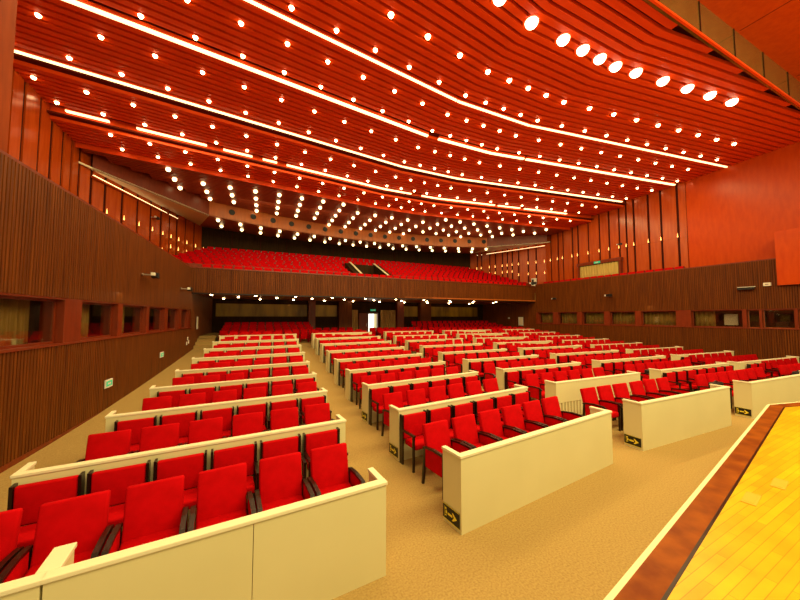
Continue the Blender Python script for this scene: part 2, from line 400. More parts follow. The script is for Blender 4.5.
# ------------------------------------------------------------------ balcony
BL, BR = (lw(BAL), BAL - .1), (rw(BAL), BAL + .1)
def bfy(x): return BL[1] + (BR[1] - BL[1]) * (x - BL[0]) / (BR[0] - BL[0])
m = MB(); batten(m, BL, BR, 4.08, 5.46, -1, pitch=.11); bf = struct('wall_balcony_front', m, 'dark batten wood balcony front')
m = MB(); m.wall((BL[0], BL[1] - .05), (BR[0], BR[1] - .05), 5.46, 5.53, .25, redwood); m.wall((BL[0], BL[1] - .03), (BR[0], BR[1] - .03), 4.0, 4.08, .25, armwood); struct('balcony_cap', m, parent=bf)
# rake of the balcony: steps
BROWS = 9
def brow_y(i): return 21.55 if i == 0 else 22.75 + (i - 1) * .80
def brow_z(i): return 4.92 if i == 0 else 5.22 + (i - 1) * .30
def bwall(x): return 28.75 + 1.85 * (1 - ((x - 8.8) / 12.95) ** 2)
m = MB()
def bx(y, side):   # inner x limit of the balcony at y
    if side < 0: return lerp_tab(y, [19.2, 28.7], [-7.7, -4.1])
    return lerp_tab(y, [21.5, 28.7], [25.15, 21.7])
VX0, VX1, VY0, VY1 = 7.2, 9.4, 22.0, 26.3
def floorslab(mb, y0_, y1_, z0, z1, mt=carpet):
    segs = [(bx(y0_, -1), bx(y0_, 1), bx(y1_, -1), bx(y1_, 1))]
    if y0_ < VY1 and y1_ > VY0 + .2: segs = [(bx(y0_, -1), VX0, bx(y1_, -1), VX0), (VX1, bx(y0_, 1), VX1, bx(y1_, 1))]
    for (a, b, c, d) in segs: mb.prism([(a, y0_), (b, y0_), (d, y1_), (c, y1_)], z0, z1, mt)
floorslab(m, BAL + .15, 22.35, 4.2, 4.92)
for i in range(1, BROWS + 1):
    yy = brow_y(i) - .40; ye = yy + .80 if i < BROWS else 31.2
    floorslab(m, yy, ye, brow_z(i) - .75, brow_z(i))
struct('floor_balcony', m, 'raked balcony floor')
m = MB(); m.prism([(lw(BAL) - .3, BAL), (rw(BAL) + .3, BAL), (rw(28) + .3, 28.4), (lw(28) - .8, 28.4)], 4.12, 4.2, bulkwood)
struct('ceiling_under_balcony', m, 'ceiling below the balcony')
m = MB(); m.box(bx(22.3, -1) + .2, VX0 - .1, 22.28, 22.36, 4.9, 5.93, redwood); m.box(VX1 + .1, bx(22.3, 1) - .2, 22.28, 22.36, 4.9, 5.93, redwood); struct('wall_balcony_parapet', m, 'low wall behind the first balcony row')
# vomitory walls with pale caps
def vz(y): return 7.45 + (y - VY1) / (VY1 - VY0) * (7.45 - 5.62)
vr = link('vomitory_stair', None, None, (VX0, VY0, 4.3)); vr['kind'] = 'structure'; vr['label'] = 'sunken stairway up into the balcony with dark walls and pale sloping caps'
for x in (VX0, VX1):
    m = MB(); X0, X1 = x - .06 - VX0, x + .06 - VX0
    def q(z0f, z1f, a=0, b=0, mt=olive):
        P_ = [(X0 - a, 0, z0f(VY0)), (X1 + a, 0, z0f(VY0)), (X1 + a, VY1 - VY0, z0f(VY1)), (X0 - a, VY1 - VY0, z0f(VY1)), (X0 - a, 0, z1f(VY0)), (X1 + a, 0, z1f(VY0)), (X1 + a, VY1 - VY0, z1f(VY1)), (X0 - a, VY1 - VY0, z1f(VY1))]
        m.hexa([(p_[0], p_[1], p_[2] - 4.3) for p_ in P_], mt)
    q(lambda y: 4.3, lambda y: vz(y) - .05); link('side_wall', m.mesh('side_wall'), vr)
    m = MB(); q(lambda y: vz(y) - .05, vz, .02, 0, creamtop); link('pale_cap', m.mesh('pale_cap'), vr)
    m = MB(); X0, X1 = (X1 + .01, X1 + .40) if x == VX1 else (X0 - .40, X0 - .01)
    q(lambda y: 4.3, lambda y: vz(y) - .12); link('stair_surround', m.mesh('stair_surround'), vr)
m = MB()
m.box(.06, VX1 - VX0 - .06, VY1 - VY0 - .1, VY1 - VY0, 0, vz(VY1) - 4.3 - .2, olive)
for i in range(10): m.box(.06, VX1 - VX0 - .06, i * .36, i * .36 + .4, 0, .1 + i * .03, carpet)
link('stair_steps', m.mesh('stair_steps'), vr)

# balcony back wall (arc)
m = MB(); N = 36
for i in range(N):
    xa = -4.2 + 26 * i / N; xb = -4.2 + 26 * (i + 1) / N
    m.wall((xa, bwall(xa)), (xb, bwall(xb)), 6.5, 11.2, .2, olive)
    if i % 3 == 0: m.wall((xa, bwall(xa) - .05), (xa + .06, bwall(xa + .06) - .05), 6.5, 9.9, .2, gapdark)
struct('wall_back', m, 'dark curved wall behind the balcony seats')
# ------------------------------------------------------------------ under balcony, back of stalls
YB = 28.0
UBL = [(lw(BAL), BAL), (-3.15, YB)]; UBR = [(rw(BAL), BAL), (22.8, YB)]
m = MB(); batten(m, UBL[0], UBL[1], .6, 4.12, -1, mt=darkwood); struct('wall_rear_left', m, 'dark side wall under the balcony, left')
m = MB(); batten(m, UBR[0], UBR[1], .6, 4.12, 1, mt=darkwood); struct('wall_rear_right', m, 'dark side wall under the balcony, right')
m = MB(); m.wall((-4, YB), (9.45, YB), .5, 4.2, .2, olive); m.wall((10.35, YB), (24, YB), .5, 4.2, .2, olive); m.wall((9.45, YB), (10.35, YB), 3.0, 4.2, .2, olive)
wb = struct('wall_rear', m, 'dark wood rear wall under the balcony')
m = MB()
for a, b in ((-2.9, 3.9), (4.6, 6.5), (13.0, 14.6), (16.0, 22.0)):
    m.wall((a, YB - .01), (b, YB - .01), 2.75, 3.75, -.04, ochre)
struct('wall_ochre_panel', m, parent=wb)
m = MB()
for a, b in ((4.0, 4.55), (6.6, 7.75), (12.2, 12.9), (14.7, 15.9)): m.box(a, b, YB - .5, YB, .8, 4.15, redwood if b - a < .8 else darkwood)
struct('wall_column', m, parent=wb)
# daylight doorway with door leaves
dr = link('door_1', None, None, (9.9, YB, .95)); dr['kind'] = 'structure'; dr['label'] = 'open exit doorway at the back with daylight behind'
m = MB(); m.box(-.45, .45, .9, .95, 0, 2.1, screen_m); link('daylight_opening', m.mesh('daylight_opening'), dr)
m = MB(); m.box(-.52, -.45, -.08, .12, 0, 2.12, redwood); m.box(.45, .52, -.08, .12, 0, 2.12, redwood); m.box(-.52, .52, -.08, .12, 2.05, 2.15, redwood); link('door_frame', m.mesh('door_frame'), dr)
m = MB(); m.box(-1.35, -.53, -.06, -.01, 0, 2.1, redwood); lf = link('door_leaf', m.mesh('door_leaf', bevel=.01), dr)
m = MB(); m.box(-.66, -.62, -.12, -.06, .9, 1.15, steel); link('door_handle', m.mesh('door_handle'), lf)
def hang_curtain(xa, xb, y, z0, z1, lab, cm=None, dirv=(1, 0)):
    m = MB(); n = int(abs(xb - xa) / .045); b = 0; k = m.m(cm or curtainm); pts = []
    for i in range(n + 1):
        t = xa + (xb - xa) * i / n; o_ = .05 * math.sin(i * 1.25)
        pts.append((t, y + o_) if dirv == (1, 0) else (y + o_, t))
    for z in (z0, z1): m.v += [(p[0], p[1], z) for p in pts]
    for i in range(n): m.f.append((i, i + 1, n + 2 + i, n + 1 + i)); m.mi.append(k)
    o = link('door_curtain', m.mesh('door_curtain', smooth=True)); md = o.modifiers.new('s', 'SOLIDIFY'); md.thickness = .012
    tag(o, lab, 'curtain', 'heavy golden curtains at the doors')
gold = noise_mat('gold_curtain', (.30, .17, .05), (.50, .30, .10), scale=(5, 5, .3), nscale=3, rough=.8, spec=.2)
hang_curtain(7.85, 8.4, YB - .25, .96, 3.35, 'golden curtain hanging left of the bright exit doorway', gold)
hang_curtain(10.6, 12.1, YB - .25, .96, 3.35, 'wide golden curtain hanging right of the bright exit doorway', gold)
# rear side steps on the left
m = MB()
for i in range(3): m.box(-3.3, -2.35, 21.6 + i * .55, 23.6, fz(-3, 22) - .05 + i * .0, fz(-3, 22) + .17 * (i + 1), carpet)
m.box(-3.3, -2.35, 23.25, 28, .8, 1.5, carpet)
o = link('carpeted_steps', m.mesh('carpeted_steps')); tag(o, 'three pale carpeted steps rising by the left wall under the balcony', 'steps')

# ------------------------------------------------------------------ ceiling
CX = 8.95; HW = 1.95
def S(x): return -.132 * max(0, abs(x - CX - .3) - 1.9)
XB = [-7.72, CX + .3 - 1.9, CX + .3 + 1.9, 25.2]
def path(yp, off=0, clip=4.75):
    xs = [p for p in XB]
    lo, hi = -7.72, 25.2
    if yp > 19.2 + .6: # narrowing hall
        lo = max(lo, lerp_tab(yp - 1.9, [19.2, 28.7], [-7.7, -4.1])); hi = min(hi, lerp_tab(yp - 1.8, [21.5, 28.7], [25.15, 21.7]))
    if yp < clip + 2.2:
        r = max(0.0, (yp - clip) / .132) + 1.9; lo = max(lo, CX + .3 - r); hi = min(hi, CX + .3 + r)
    pts = [lo] + [x for x in xs[1:3] if lo < x < hi] + [hi]
    return [(x, yp + S(x)) for x in pts]
def polyslat(mb, yp, wdt, z0, z1, mt, yp2=None):
    A = path(yp)
    for (xa, ya), (xb, yb) in zip(A, A[1:]):
        mb.hexa([(xa, ya, z0), (xb, yb, z0), (xb, yb + wdt, z0), (xa, ya + wdt, z0), (xa, ya, z1), (xb, yb, z1), (xb, yb + wdt, z1), (xa, ya + wdt, z1)], mt)
BAYS = [(4.78, 10.18, 11.5, slat), (10.45, 12.72, 11.5, slat), (13.03, 15.97, 11.42, slat), (16.28, 18.52, 11.05, slat), (18.82, 20.65, 10.6, slat)]
m = MB()
# solid backing: stepped
for y0_, y1_, z, mt in BAYS:
    ys_ = max(y0_ - .3, 4.78); polyslat(m, ys_, y1_ + .32 - ys_, z + .13, z + .2, backing)
c0 = struct('ceiling', m, 'red slatted ceiling stepping down towards the balcony')
for y0_, y1_, z, mt in BAYS:
    mm = MB(); n = round((y1_ - y0_) / .285); p = (y1_ - y0_) / n
    for i in range(n): polyslat(mm, y0_ + i * p, p * .66, z, z + .13, mt)
    struct('ceiling_slats', mm, parent=c0)
# risers between bays
m = MB()
for i in range(len(BAYS) - 1):
    za, zb = BAYS[i][2], BAYS[i + 1][2]
    if za - zb > .01:
        polyslat(m, BAYS[i + 1][0] - .06, .05, zb, za + .15, slat)
polyslat(m, 20.67, .05, 10.40, 10.75, slat)
struct('ceiling_riser', m, parent=c0)
# closing roof above everything
m = MB(); m.box(-9, 27, 4.8, 32, 12.0, 12.1, backing); struct('ceiling_void_roof', m, parent=c0)
# bulb zone
def byb(x): return 26.3 - 2.3 * ((x - 8.55) / 11.6) ** 2
XL, XR = -3.05, 20.15
SIDEL, SIDER = (-7.3, 19.4), (24.6, 20.9)
m = MB()
for k in range(26):
    yp = 20.75 + k * .24
    A = []
    for i in range(0, 49):
        x = -7.5 + 32.4 * i / 48; y = yp + S(x)
        # inside the bulkhead outline
        if x < XL: lim = SIDEL[1] + (byb(XL) - SIDEL[1]) * (x - SIDEL[0]) / (XL - SIDEL[0])
        elif x > XR: lim = SIDER[1] + (byb(XR) - SIDER[1]) * (x - SIDER[0]) / (XR - SIDER[0])
        else: lim = byb(x)
        if y < lim - .02: A.append((x, y))
        else:
            if len(A) > 1:
                for (xa, ya), (xb, yb_) in zip(A, A[1:]):
                    m.hexa([(xa, ya, 10.4), (xb, yb_, 10.4), (xb, yb_ + .16, 10.4), (xa, ya + .16, 10.4), (xa, ya, 10.5), (xb, yb_, 10.5), (xb, yb_ + .16, 10.5), (xa, ya + .16, 10.5)], slatdark)
            A = []
    if len(A) > 1:
        for (xa, ya), (xb, yb_) in zip(A, A[1:]):
            m.hexa([(xa, ya, 10.4), (xb, yb_, 10.4), (xb, yb_ + .16, 10.4), (xa, ya + .16, 10.4), (xa, ya, 10.5), (xb, yb_, 10.5), (xb, yb_ + .16, 10.5), (xa, ya + .16, 10.5)], slatdark)
m.box(-8, 26, 18.5, 27, 10.75, 10.85, backing)
struct('ceiling_rear_slats', m, parent=c0)
# bulkhead and lower soffit
m = MB(); out = [SIDEL] + [(XL + (XR - XL) * i / 30, byb(XL + (XR - XL) * i / 30)) for i in range(31)] + [SIDER]
def zb(p): return 9.42 + .33 * max(0, min(1, (24 - p[1]) / 4.6))
for i, (a, b) in enumerate(zip(out, out[1:])):
    mt = bulkwood if 0 < i < len(out) - 2 else redwood
    m.hexa([(a[0], a[1], zb(a)), (b[0], b[1], zb(b)), (b[0], b[1] + .1, zb(b)), (a[0], a[1] + .1, zb(a)), (a[0], a[1], 10.8), (b[0], b[1], 10.8), (b[0], b[1] + .1, 10.8), (a[0], a[1] + .1, 10.8)], mt)
bk = struct('ceiling_bulkhead', m, 'curved wood bulkhead under the rear ceiling')
m = MB(); outer = [(-7.75, 18.9)] + [(-4.3 + 26.3 * i / 30, bwall(-4.3 + 26.3 * i / 30) + .1) for i in range(31)] + [(25.3, 21.0)]
for i in range(len(out) - 1):
    a, b, c, d = out[i], out[i + 1], outer[i + 1], outer[i]
    zo = lambda p: 9.82
    mt = bulkwood if 0 < i < len(out) - 2 else creamtop
    m.hexa([(a[0], a[1], zb(a)), (b[0], b[1], zb(b)), (c[0], c[1], zo(c)), (d[0], d[1], zo(d)), (a[0], a[1], zb(a) + .08), (b[0], b[1], zb(b) + .08), (c[0], c[1], zo(c) + .08), (d[0], d[1], zo(d) + .08)], mt)
struct('ceiling_rear_soffit', m, parent=bk)
hole = MB(); hole.cyl((0, 0, 0), (0, -1, 0), .20, .03, armwood, 16); hme = hole.mesh('loudspeaker_port')
hin = MB(); hin.cyl((0, -.03, 0), (0, -1, 0), .16, .02, black, 16); hin_me = hin.mesh('port_mesh')
for i in range(17):
    x = -1.75 + i * 1.35; y = byb(x) - .01; sl = math.atan(-2 * 2.3 * (x - 8.55) / 11.6 ** 2)
    o = link('ceiling_loudspeaker', hme, None, (x, y, 9.98), sl); link('speaker_mesh', hin_me, o)
    tag(o, 'round dark loudspeaker port in the curved bulkhead, %s from the left' % ordn(i), 'loudspeaker', 'round ports in the rear bulkhead')
# cove lights along the tops of the side walls at the rear
for side, (a, b), zz in (('left', ((-7.30, 19.6), (-4.35, 28.2)), 9.5), ('right', ((24.9, 21.4), (21.95, 28.2)), 9.5)):
    m = MB(); m.wall(a, b, zz, zz + .03, .06 if side == 'left' else -.06, strip_m); o = link('cove_lamp', m.mesh('cove_lamp'))
    m = MB(); m.wall(a, b, zz - .09, zz - .005, .13 if side == 'left' else -.13, panelwood); link('cove_ledge', m.mesh('cove_ledge'), o)
    tag(o, 'long thin cove light on top of the %s wall panels by the balcony' % side, 'light strip')
# proscenium brass strip and stage ceiling
m = MB(); m.box(-7.7, 24.6, 4.66, 4.76, 11.48, 12.6, brass)
for x in [-6 + 2.3 * i for i in range(14)]: m.box(x, x + .04, 4.64, 4.66, 11.5, 12.6, gapdark)
struct('trim_1', m, 'brass coloured strip above the front edge of the slatted ceiling')
m = MB(); m.box(-7.7, 24.6, 4.60, 4.66, 11.42, 11.5, slat); struct('trim_2', m, 'red edge board of the slatted ceiling')
m = MB(); m.box(-8, 24.6, 1.2, 4.66, 12.6, 12.7, smoothwood)
for x in (3, 9, 15, 20): m.box(x, x + .02, 1.2, 4.6, 12.594, 12.6, gapdark)
struct('ceiling_stage', m, 'glossy orange wood ceiling over the stage'); smoothwood.node_tree.nodes['Principled BSDF'].inputs['Roughness'].default_value = .3

# ------------------------------------------------------------------ ceiling lights
def strip(k, yp, z, wd, cuts, names):
    A = path(yp)
    def at(x): return (x, yp + S(x))
    for i, (xa, xb) in enumerate(cuts):
        pts = [xa] + [x for x in XB[1:3] if xa < x < xb] + [xb]; P_ = [at(x) for x in pts]
        m = MB()
        for (a, ya), (b, yb) in zip(P_, P_[1:]):
            m.hexa([(a, ya, z), (b, yb, z), (b, yb + wd, z), (a, ya + wd, z), (a, ya, z + .06), (b, yb, z + .06), (b, yb + wd, z + .06), (a, ya + wd, z + .06)], strip_m)
        o = link('light_strip', m.mesh('light_strip'))
        m2 = MB()
        for (a, ya), (b, yb) in zip(P_, P_[1:]):
            m2.hexa([(a, ya - .05, z + .05), (b, yb - .05, z + .05), (b, yb + wd + .05, z + .05), (a, ya + wd + .05, z + .05), (a, ya - .05, z + .15), (b, yb - .05, z + .15), (b, yb + wd + .05, z + .15), (a, ya + wd + .05, z + .15)], slat)
        link('strip_housing', m2.mesh('strip_housing'), o)
        tag(o, '%s segment from the left of the %s glowing cove strip from the stage' % (ordn(i), ORD[k]), 'light strip', 'glowing cove strips in the ceiling')
strip(0, 10.28, 11.46, .07, [(-7.5, 7.2), (7.25, 11.2), (11.25, 24.9)], None)
strip(1, 12.80, 11.38, .13, [(-7.5, 7.3), (7.9, 13.2), (13.35, 24.9)], None)
strip(2, 16.03, 11.33, .14, [(-7.5, 7.4), (7.45, 24.8)], None)
strip(3, 18.60, 10.97, .12, [(-7.2, -5.9), (-5.0, -2.4), (-1.7, -.4), (.1, .8), (1.3, 9.3), (10.1, 15.9), (16.2, 18.1), (18.5, 22.5)], None)
dl = MB(); dl.cyl((0, 0, -.055), (0, 0, 1), .05, .06, down_m, 12, .075); dl_g = dl.mesh('lamp_face')
dr_ = MB(); dr_.cyl((0, 0, 0), (0, 0, 1), .095, .06, slat, 14, .095); dl_r = dr_.mesh('downlight')
sl_g = MB(); sl_g.sphere((0, 0, .02), .19, spot_m, 16, 10); sp_g = sl_g.mesh('spot_lens', smooth=True)
sl_r = MB(); sl_r.cyl((0, 0, .01), (0, 0, 1), .25, .12, slat, 16, .25); sp_r = sl_r.mesh('spotlight')
def xrow(lo, hi):
    c = CX + .35; xs = [c - .95, c, c + .95]
    x = c + 1.95
    while x < hi: xs.append(x); x += 1.33
    x = c - 1.95
    while x > lo: xs.append(x); x -= 1.33
    return sorted(q for q in xs if lo < q < hi)
rows = [(6.53, 11.5, 1, 4.5, 17.8), (8.57, 11.5, 0, -7, 23), (9.9, 11.5, 0, -7, 23.6), (11.2, 11.5, 0, -7.2, 24), (12.5, 11.5, 0, -7.2, 24.6), (13.95, 11.42, 0, -7.2, 24.6), (15.6, 11.42, 0, -7.3, 24.6), (16.82, 11.05, 0, -7.3, 24.3), (18.22, 11.05, 0, -7.3, 24.3), (19.0, 10.6, 0, -6.6, 23.6), (20.3, 10.6, 0, -6.3, 23)]
nd = 0
for ri, (yp, z, big, lo_, hi_) in enumerate(rows):
    for i, x in enumerate([5.9, 7.27, 8.64, 9.57, 10.43, 11.25, 12.21, 13.56, 14.86, 16.14, 17.46] if big else xrow(lo_, hi_)):
        nd += 1
        o = link('spotlight' if big else 'downlight', sp_r if big else dl_r, None, (x, yp + S(x), z - (.02 if big else .005)))
        s = 1.0 if (big or yp > 9) else 1.2
        link('lamp_face', sp_g if big else dl_g, o); o.scale = (s, s, s)
        if big: tag(o, 'large glaring ceiling spotlight, %s from the left in the row nearest the stage' % ordn(i), 'spotlight', 'large spotlights over the front')
        else: tag(o, 'small ceiling downlight, %s from the left in the %s row back from the stage' % (ordn(i), ordn(ri)), 'downlight', 'recessed downlights in the slatted ceiling')
bb = MB(); bb.sphere((0, 0, -.07), .115, bulb_m, 12, 8); bb_g = bb.mesh('globe', smooth=True)
bb = MB(); bb.cyl((0, 0, -.02), (0, 0, 1), .06, .06, armwood, 10); bb_r = bb.mesh('bulb_holder')
for c in range(21):
    x = -4.35 + c * 1.36; k = 0
    for r_ in range(7):
        y = 19.45 + r_ * 1.28 + (.35 if 4 < c < 16 else 0) * 0
        if r_ == 0 and 2 < c < 18: continue
        if x < XL: lim = SIDEL[1] + (byb(XL) - SIDEL[1]) * (x - SIDEL[0]) / (XL - SIDEL[0])
        elif x > XR: lim = SIDER[1] + (byb(XR) - SIDER[1]) * (x - SIDER[0]) / (XR - SIDER[0])
        else: lim = byb(x)
        if y > lim - .25 or y < 20.75 + S(x) + .1: continue
        o = link('bulb_lamp', bb_r, None, (x + .02 * r_, y, 10.4)); link('globe', bb_g, o)
        tag(o, 'round glowing bulb under the rear ceiling, %s column from left, %s towards the back' % (ordn(c), ordn(k)), 'bulb', 'round bulbs above the balcony'); k += 1
    for r_ in range(2):
        x2 = -2.6 + c * 1.36
        if x2 > 20.9: continue
        y = byb(max(XL, min(XR, x2))) + .6 + 2.3 * r_
        lim_ = bwall(x2) - .3
        if y > lim_: continue
        t = (y - byb(x2)) / (bwall(x2) - byb(x2)); z = 9.42 + .4 * t
        o = link('bulb_lamp', bb_r, None, (x2, y, z)); link('globe', bb_g, o)
        tag(o, 'round glowing bulb on the low ceiling behind the ports, %s from left, %s row' % (ordn(c), ['front', 'rear'][r_]), 'bulb', 'round bulbs above the balcony')
ul = MB(); ul.cyl((0, 0, -.045), (0, 0, 1), .065, .05, soffit_m, 12, .085); ul_g = ul.mesh('lamp_face')
for r_, (yy, x0_) in enumerate(((22.6, -2.6), (24.6, -1.2), (27.0, -2.3))):
    for i in range(10):
        x = x0_ + 2.5 * i
        if x > 22.3: continue
        o = link('soffit_downlight', dl_r, None, (x, yy, 4.10)); link('lamp_face', ul_g, o)
        tag(o, 'downlight in the ceiling under the balcony, %s from left in the %s row' % (ordn(i), ['front', 'middle', 'rear'][r_]), 'downlight', 'downlights under the balcony')

# ------------------------------------------------------------------ seating blocks
BLK = {'left-hand': (lambda n: (-2.50 + .08 * n if n else -2.7), lambda n: 1.29 + .12 * n, 6),
       'second': (lambda n: 2.37 + .11 * n, lambda n: 6.05 + .16 * n, 6),
       'middle': (lambda n: 7.15 + .15 * n, lambda n: 10.86 + .18 * n, 6),
       'fourth': (lambda n: 12.05 + .15 * n, lambda n: 16.25 + .17 * n, 7),
       'right-hand': (lambda n: 16.95 + (.1 * n if n < 2 else .27 * n), lambda n: min(21.75 + .1 * n, 22.2), 7)}
PH = .955
def arrow_sign(parent, loc, rz, sc=1):
    m = MB(); m.box(-.16 * sc, .16 * sc, -.008, 0, 0, .19 * sc, black); s = link('exit_sign', m.mesh('exit_sign'), parent, loc, rz)
    s['label'] = 'black floor-level exit sign with yellow arrow'
    m = MB(); y = -.011
    def pl(pts): m.poly([(p[0] * sc, y, p[1] * sc) for p in pts], yellowp)
    pl([(-.06, .075), (.03, .075), (.03, .105), (-.06, .105)])
    pl([(.02, .04), (.045, .04), (.12, .09), (.045, .14), (.02, .14), (.06, .09)])
    for a in ((-.115, .045, -.085, .06), (-.115, .125, -.085, .15), (-.105, .075, -.075, .115)): pl([(a[0], a[1]), (a[2], a[1]), (a[2], a[3]), (a[0], a[3])])
    pl([(-.125, .03), (-.12, .03), (-.12, .16), (-.125, .16)])
    m.box(-.16 * sc, .16 * sc, -.01, -.008, 0, .006, yellowp); m.box(-.16 * sc, .16 * sc, -.01, -.008, .184 * sc, .19 * sc, yellowp)
    link('arrow_pictogram', m.mesh('arrow_pictogram'), s)
def partition(block, n, xa, xb, lab, sign=False, retL=True, retR=True, grille=False):
    ya, yb = y0(xa) + D * n, y0(xb) + D * n; za, zb_ = fz(xa, ya), fz(xb, yb)
    L = math.hypot(xb - xa, yb - ya); ang = math.atan2(yb - ya, xb - xa)
    z = (za + zb_) / 2; r = link('desk_partition', None, None, (xa, ya, z), ang)
    tag(r, lab, 'partition', 'cream partitions between the seat rows')
    m = MB(); e = (za - zb_) * .5
    z0_ = -.03 if not grille else .40
    sp = .003 if n == 0 and block == 'left-hand' else 0; m.box(0, L / 2 - sp, 0, .045, z0_, PH - .035, cream); m.box(L / 2 + sp, L, 0, .045, z0_, PH - .035, cream)
    link('front_panel', m.mesh('front_panel'), r)
    if grille:
        m = MB()
        for i in range(int(L / .12)): m.box(i * .12, i * .12 + .075, .01, .04, -.03, .40, cream)
        link('foot_grille', m.mesh('foot_grille'), r)
    m = MB(); m.box(-.015, L + .015, -.01, .085, PH - .035, PH, creamtop); link('top_rail', m.mesh('top_rail', bevel=.006), r)
    m = MB(); M_ = Matrix.Translation((0, .085, PH - .13)) @ Matrix.Rotation(R(-10), 4, 'X'); m.box(.04, L - .04, 0, .27, 0, .025, shelfw, M_); link('writing_shelf', m.mesh('writing_shelf', bevel=.004), r)
    rl = .36
    for side, ok in ((0, retL), (1, retR)):
        if not ok: continue
        m = MB(); x = 0 if side == 0 else L - .045
        m.box(x, x + .045, .045, rl, -.03, PH - .035, cream); o = link('return_panel', m.mesh('return_panel'), r)
        m = MB(); m.box(x - .012, x + .057, .085, rl + .01, PH - .035, PH, creamtop); link('return_rail', m.mesh('return_rail', bevel=.005), o)
    if sign: arrow_sign(r, (-.002, .19, .05), -math.pi / 2, 1)
    return r
# ---- armchair
def cushion(w_, d_, h_, bev, M=None, mt=redfab):
    m = MB(); m.box(-w_ / 2, w_ / 2, -d_ / 2, d_ / 2, 0, h_, mt, M); return m
def build_armchair():
    r = link('armchair', None)
    T = Matrix.Translation
    parts = []
    m = MB(); m.box(-.25, .25, -.27, .19, .33, .455, redfab); parts.append(('seat', m.mesh('seat', bevel=.03, smooth=True)))
    m = MB(); M_ = T((0, .16, .40)) @ Matrix.Rotation(R(-14), 4, 'X'); m.box(-.252, .252, 0, .085, 0, .545, redfab, M_); parts.append(('backrest', m.mesh('backrest', bevel=.022, smooth=True)))
    for s in (-1, 1):
        x = s * .280
        m = MB()
        # curved wooden armrest in three slopes
        P_ = [(-.31, .585), (-.24, .635), (0, .640), (.20, .615), (.26, .60)]
        for (ya, za), (yb, zb_) in zip(P_, P_[1:]):
            m.hexa([(x - .024, ya, za - .03), (x + .024, ya, za - .03), (x + .024, yb, zb_ - .03), (x - .024, yb, zb_ - .03), (x - .024, ya, za), (x + .024, ya, za), (x + .024, yb, zb_), (x - .024, yb, zb_)], armwood)
        parts.append(('armrest', m.mesh('armrest')))
        m = MB(); m.box(x - .018, x + .018, -.22, .20, .30, .605, redfab); parts.append(('side_panel', m.mesh('side_panel', bevel=.01)))
        m = MB(); m.hexa([(x - .02, -.27, -.005), (x + .02, -.27, -.005), (x + .02, -.235, -.005), (x - .02, -.235, -.005), (x - .02, -.285, .60), (x + .02, -.285, .60), (x + .02, -.235, .60), (x - .02, -.235, .60)], armwood); parts.append(('leg', m.mesh('leg')))
        m = MB(); m.hexa([(x - .02, .27, -.005), (x + .02, .27, -.005), (x + .02, .305, -.005), (x - .02, .305, -.005), (x - .02, .19, .60), (x + .02, .19, .60), (x + .02, .24, .60), (x - .02, .24, .60)], armwood); parts.append(('leg', m.mesh('leg')))
    for nme, me in parts: link(nme, me, r)
    # merged copy for far chairs
    bm = bmesh.new()
    for nme, me in parts:
        if nme == 'side_panel': pass
        bm.from_mesh(me)
    # material indices
    merged = bpy.data.meshes.new('armchair'); merged.materials.append(redfab); merged.materials.append(armwood)
    bm2 = bmesh.new()
    for nme, me in parts:
        t = bmesh.new(); t.from_mesh(me); idx = 1 if nme in ('armrest', 'leg') else 0
        vm = {v: bm2.verts.new(v.co) for v in t.verts}
        for f in t.faces:
            nf = bm2.faces.new([vm[v] for v in f.verts]); nf.material_index = idx; nf.smooth = f.smooth
        t.free()
    bm2.to_mesh(merged); bm2.free(); bm.free()
    return r, merged
proto, merged = build_armchair()
def build_fixed():
    r = link('fixed_armchair', None); parts = []
    m = MB(); m.box(-.24, .24, -.20, .16, .36, .46, redfab); parts.append(('seat', m.mesh('seat', bevel=.025, smooth=True)))
    m = MB(); m.box(-.255, .255, .17, .25, .44, .865, redfab); parts.append(('backrest', m.mesh('backrest', bevel=.02, smooth=True)))
    for s in (-1, 1):
        x = s * .272
        m = MB(); m.box(x - .014, x + .014, .16, .27, 0, .88, armwood); parts.append(('post', m.mesh('post')))
        m = MB(); m.box(x - .022, x + .022, -.22, .17, .60, .63, armwood); parts.append(('armrest', m.mesh('armrest')))
        m = MB(); m.box(x - .018, x + .018, -.20, -.165, 0, .60, armwood); parts.append(('leg', m.mesh('leg')))
    for nme, me in parts: link(nme, me, r)
    mg = bpy.data.meshes.new('fixed_armchair'); mg.materials.append(redfab); mg.materials.append(armwood); b2 = bmesh.new()
    for nme, me in parts:
        t = bmesh.new(); t.from_mesh(me); idx = 0 if nme in ('seat', 'backrest') else 1
        vm = {v: b2.verts.new(v.co) for v in t.verts}
        for f in t.faces:
            nf = b2.faces.new([vm[v] for v in f.verts]); nf.material_index = idx; nf.smooth = f.smooth
        t.free()
    b2.to_mesh(mg); b2.free(); return r, mg
fproto, fmerged = build_fixed()
spots = []   # (x,y,z,rz,label)
def seat_line(bn, n, rr, xa, xb, cnt):
    pitch = ((.63, .615)[rr] if cnt == 6 else (.605, .60)[rr]) * (1 + .006 * n)
    off = ((.10, .17) if bn == 'left-hand' else (.20, .12))[rr]
    return (xa + xb) / 2 + off, pitch
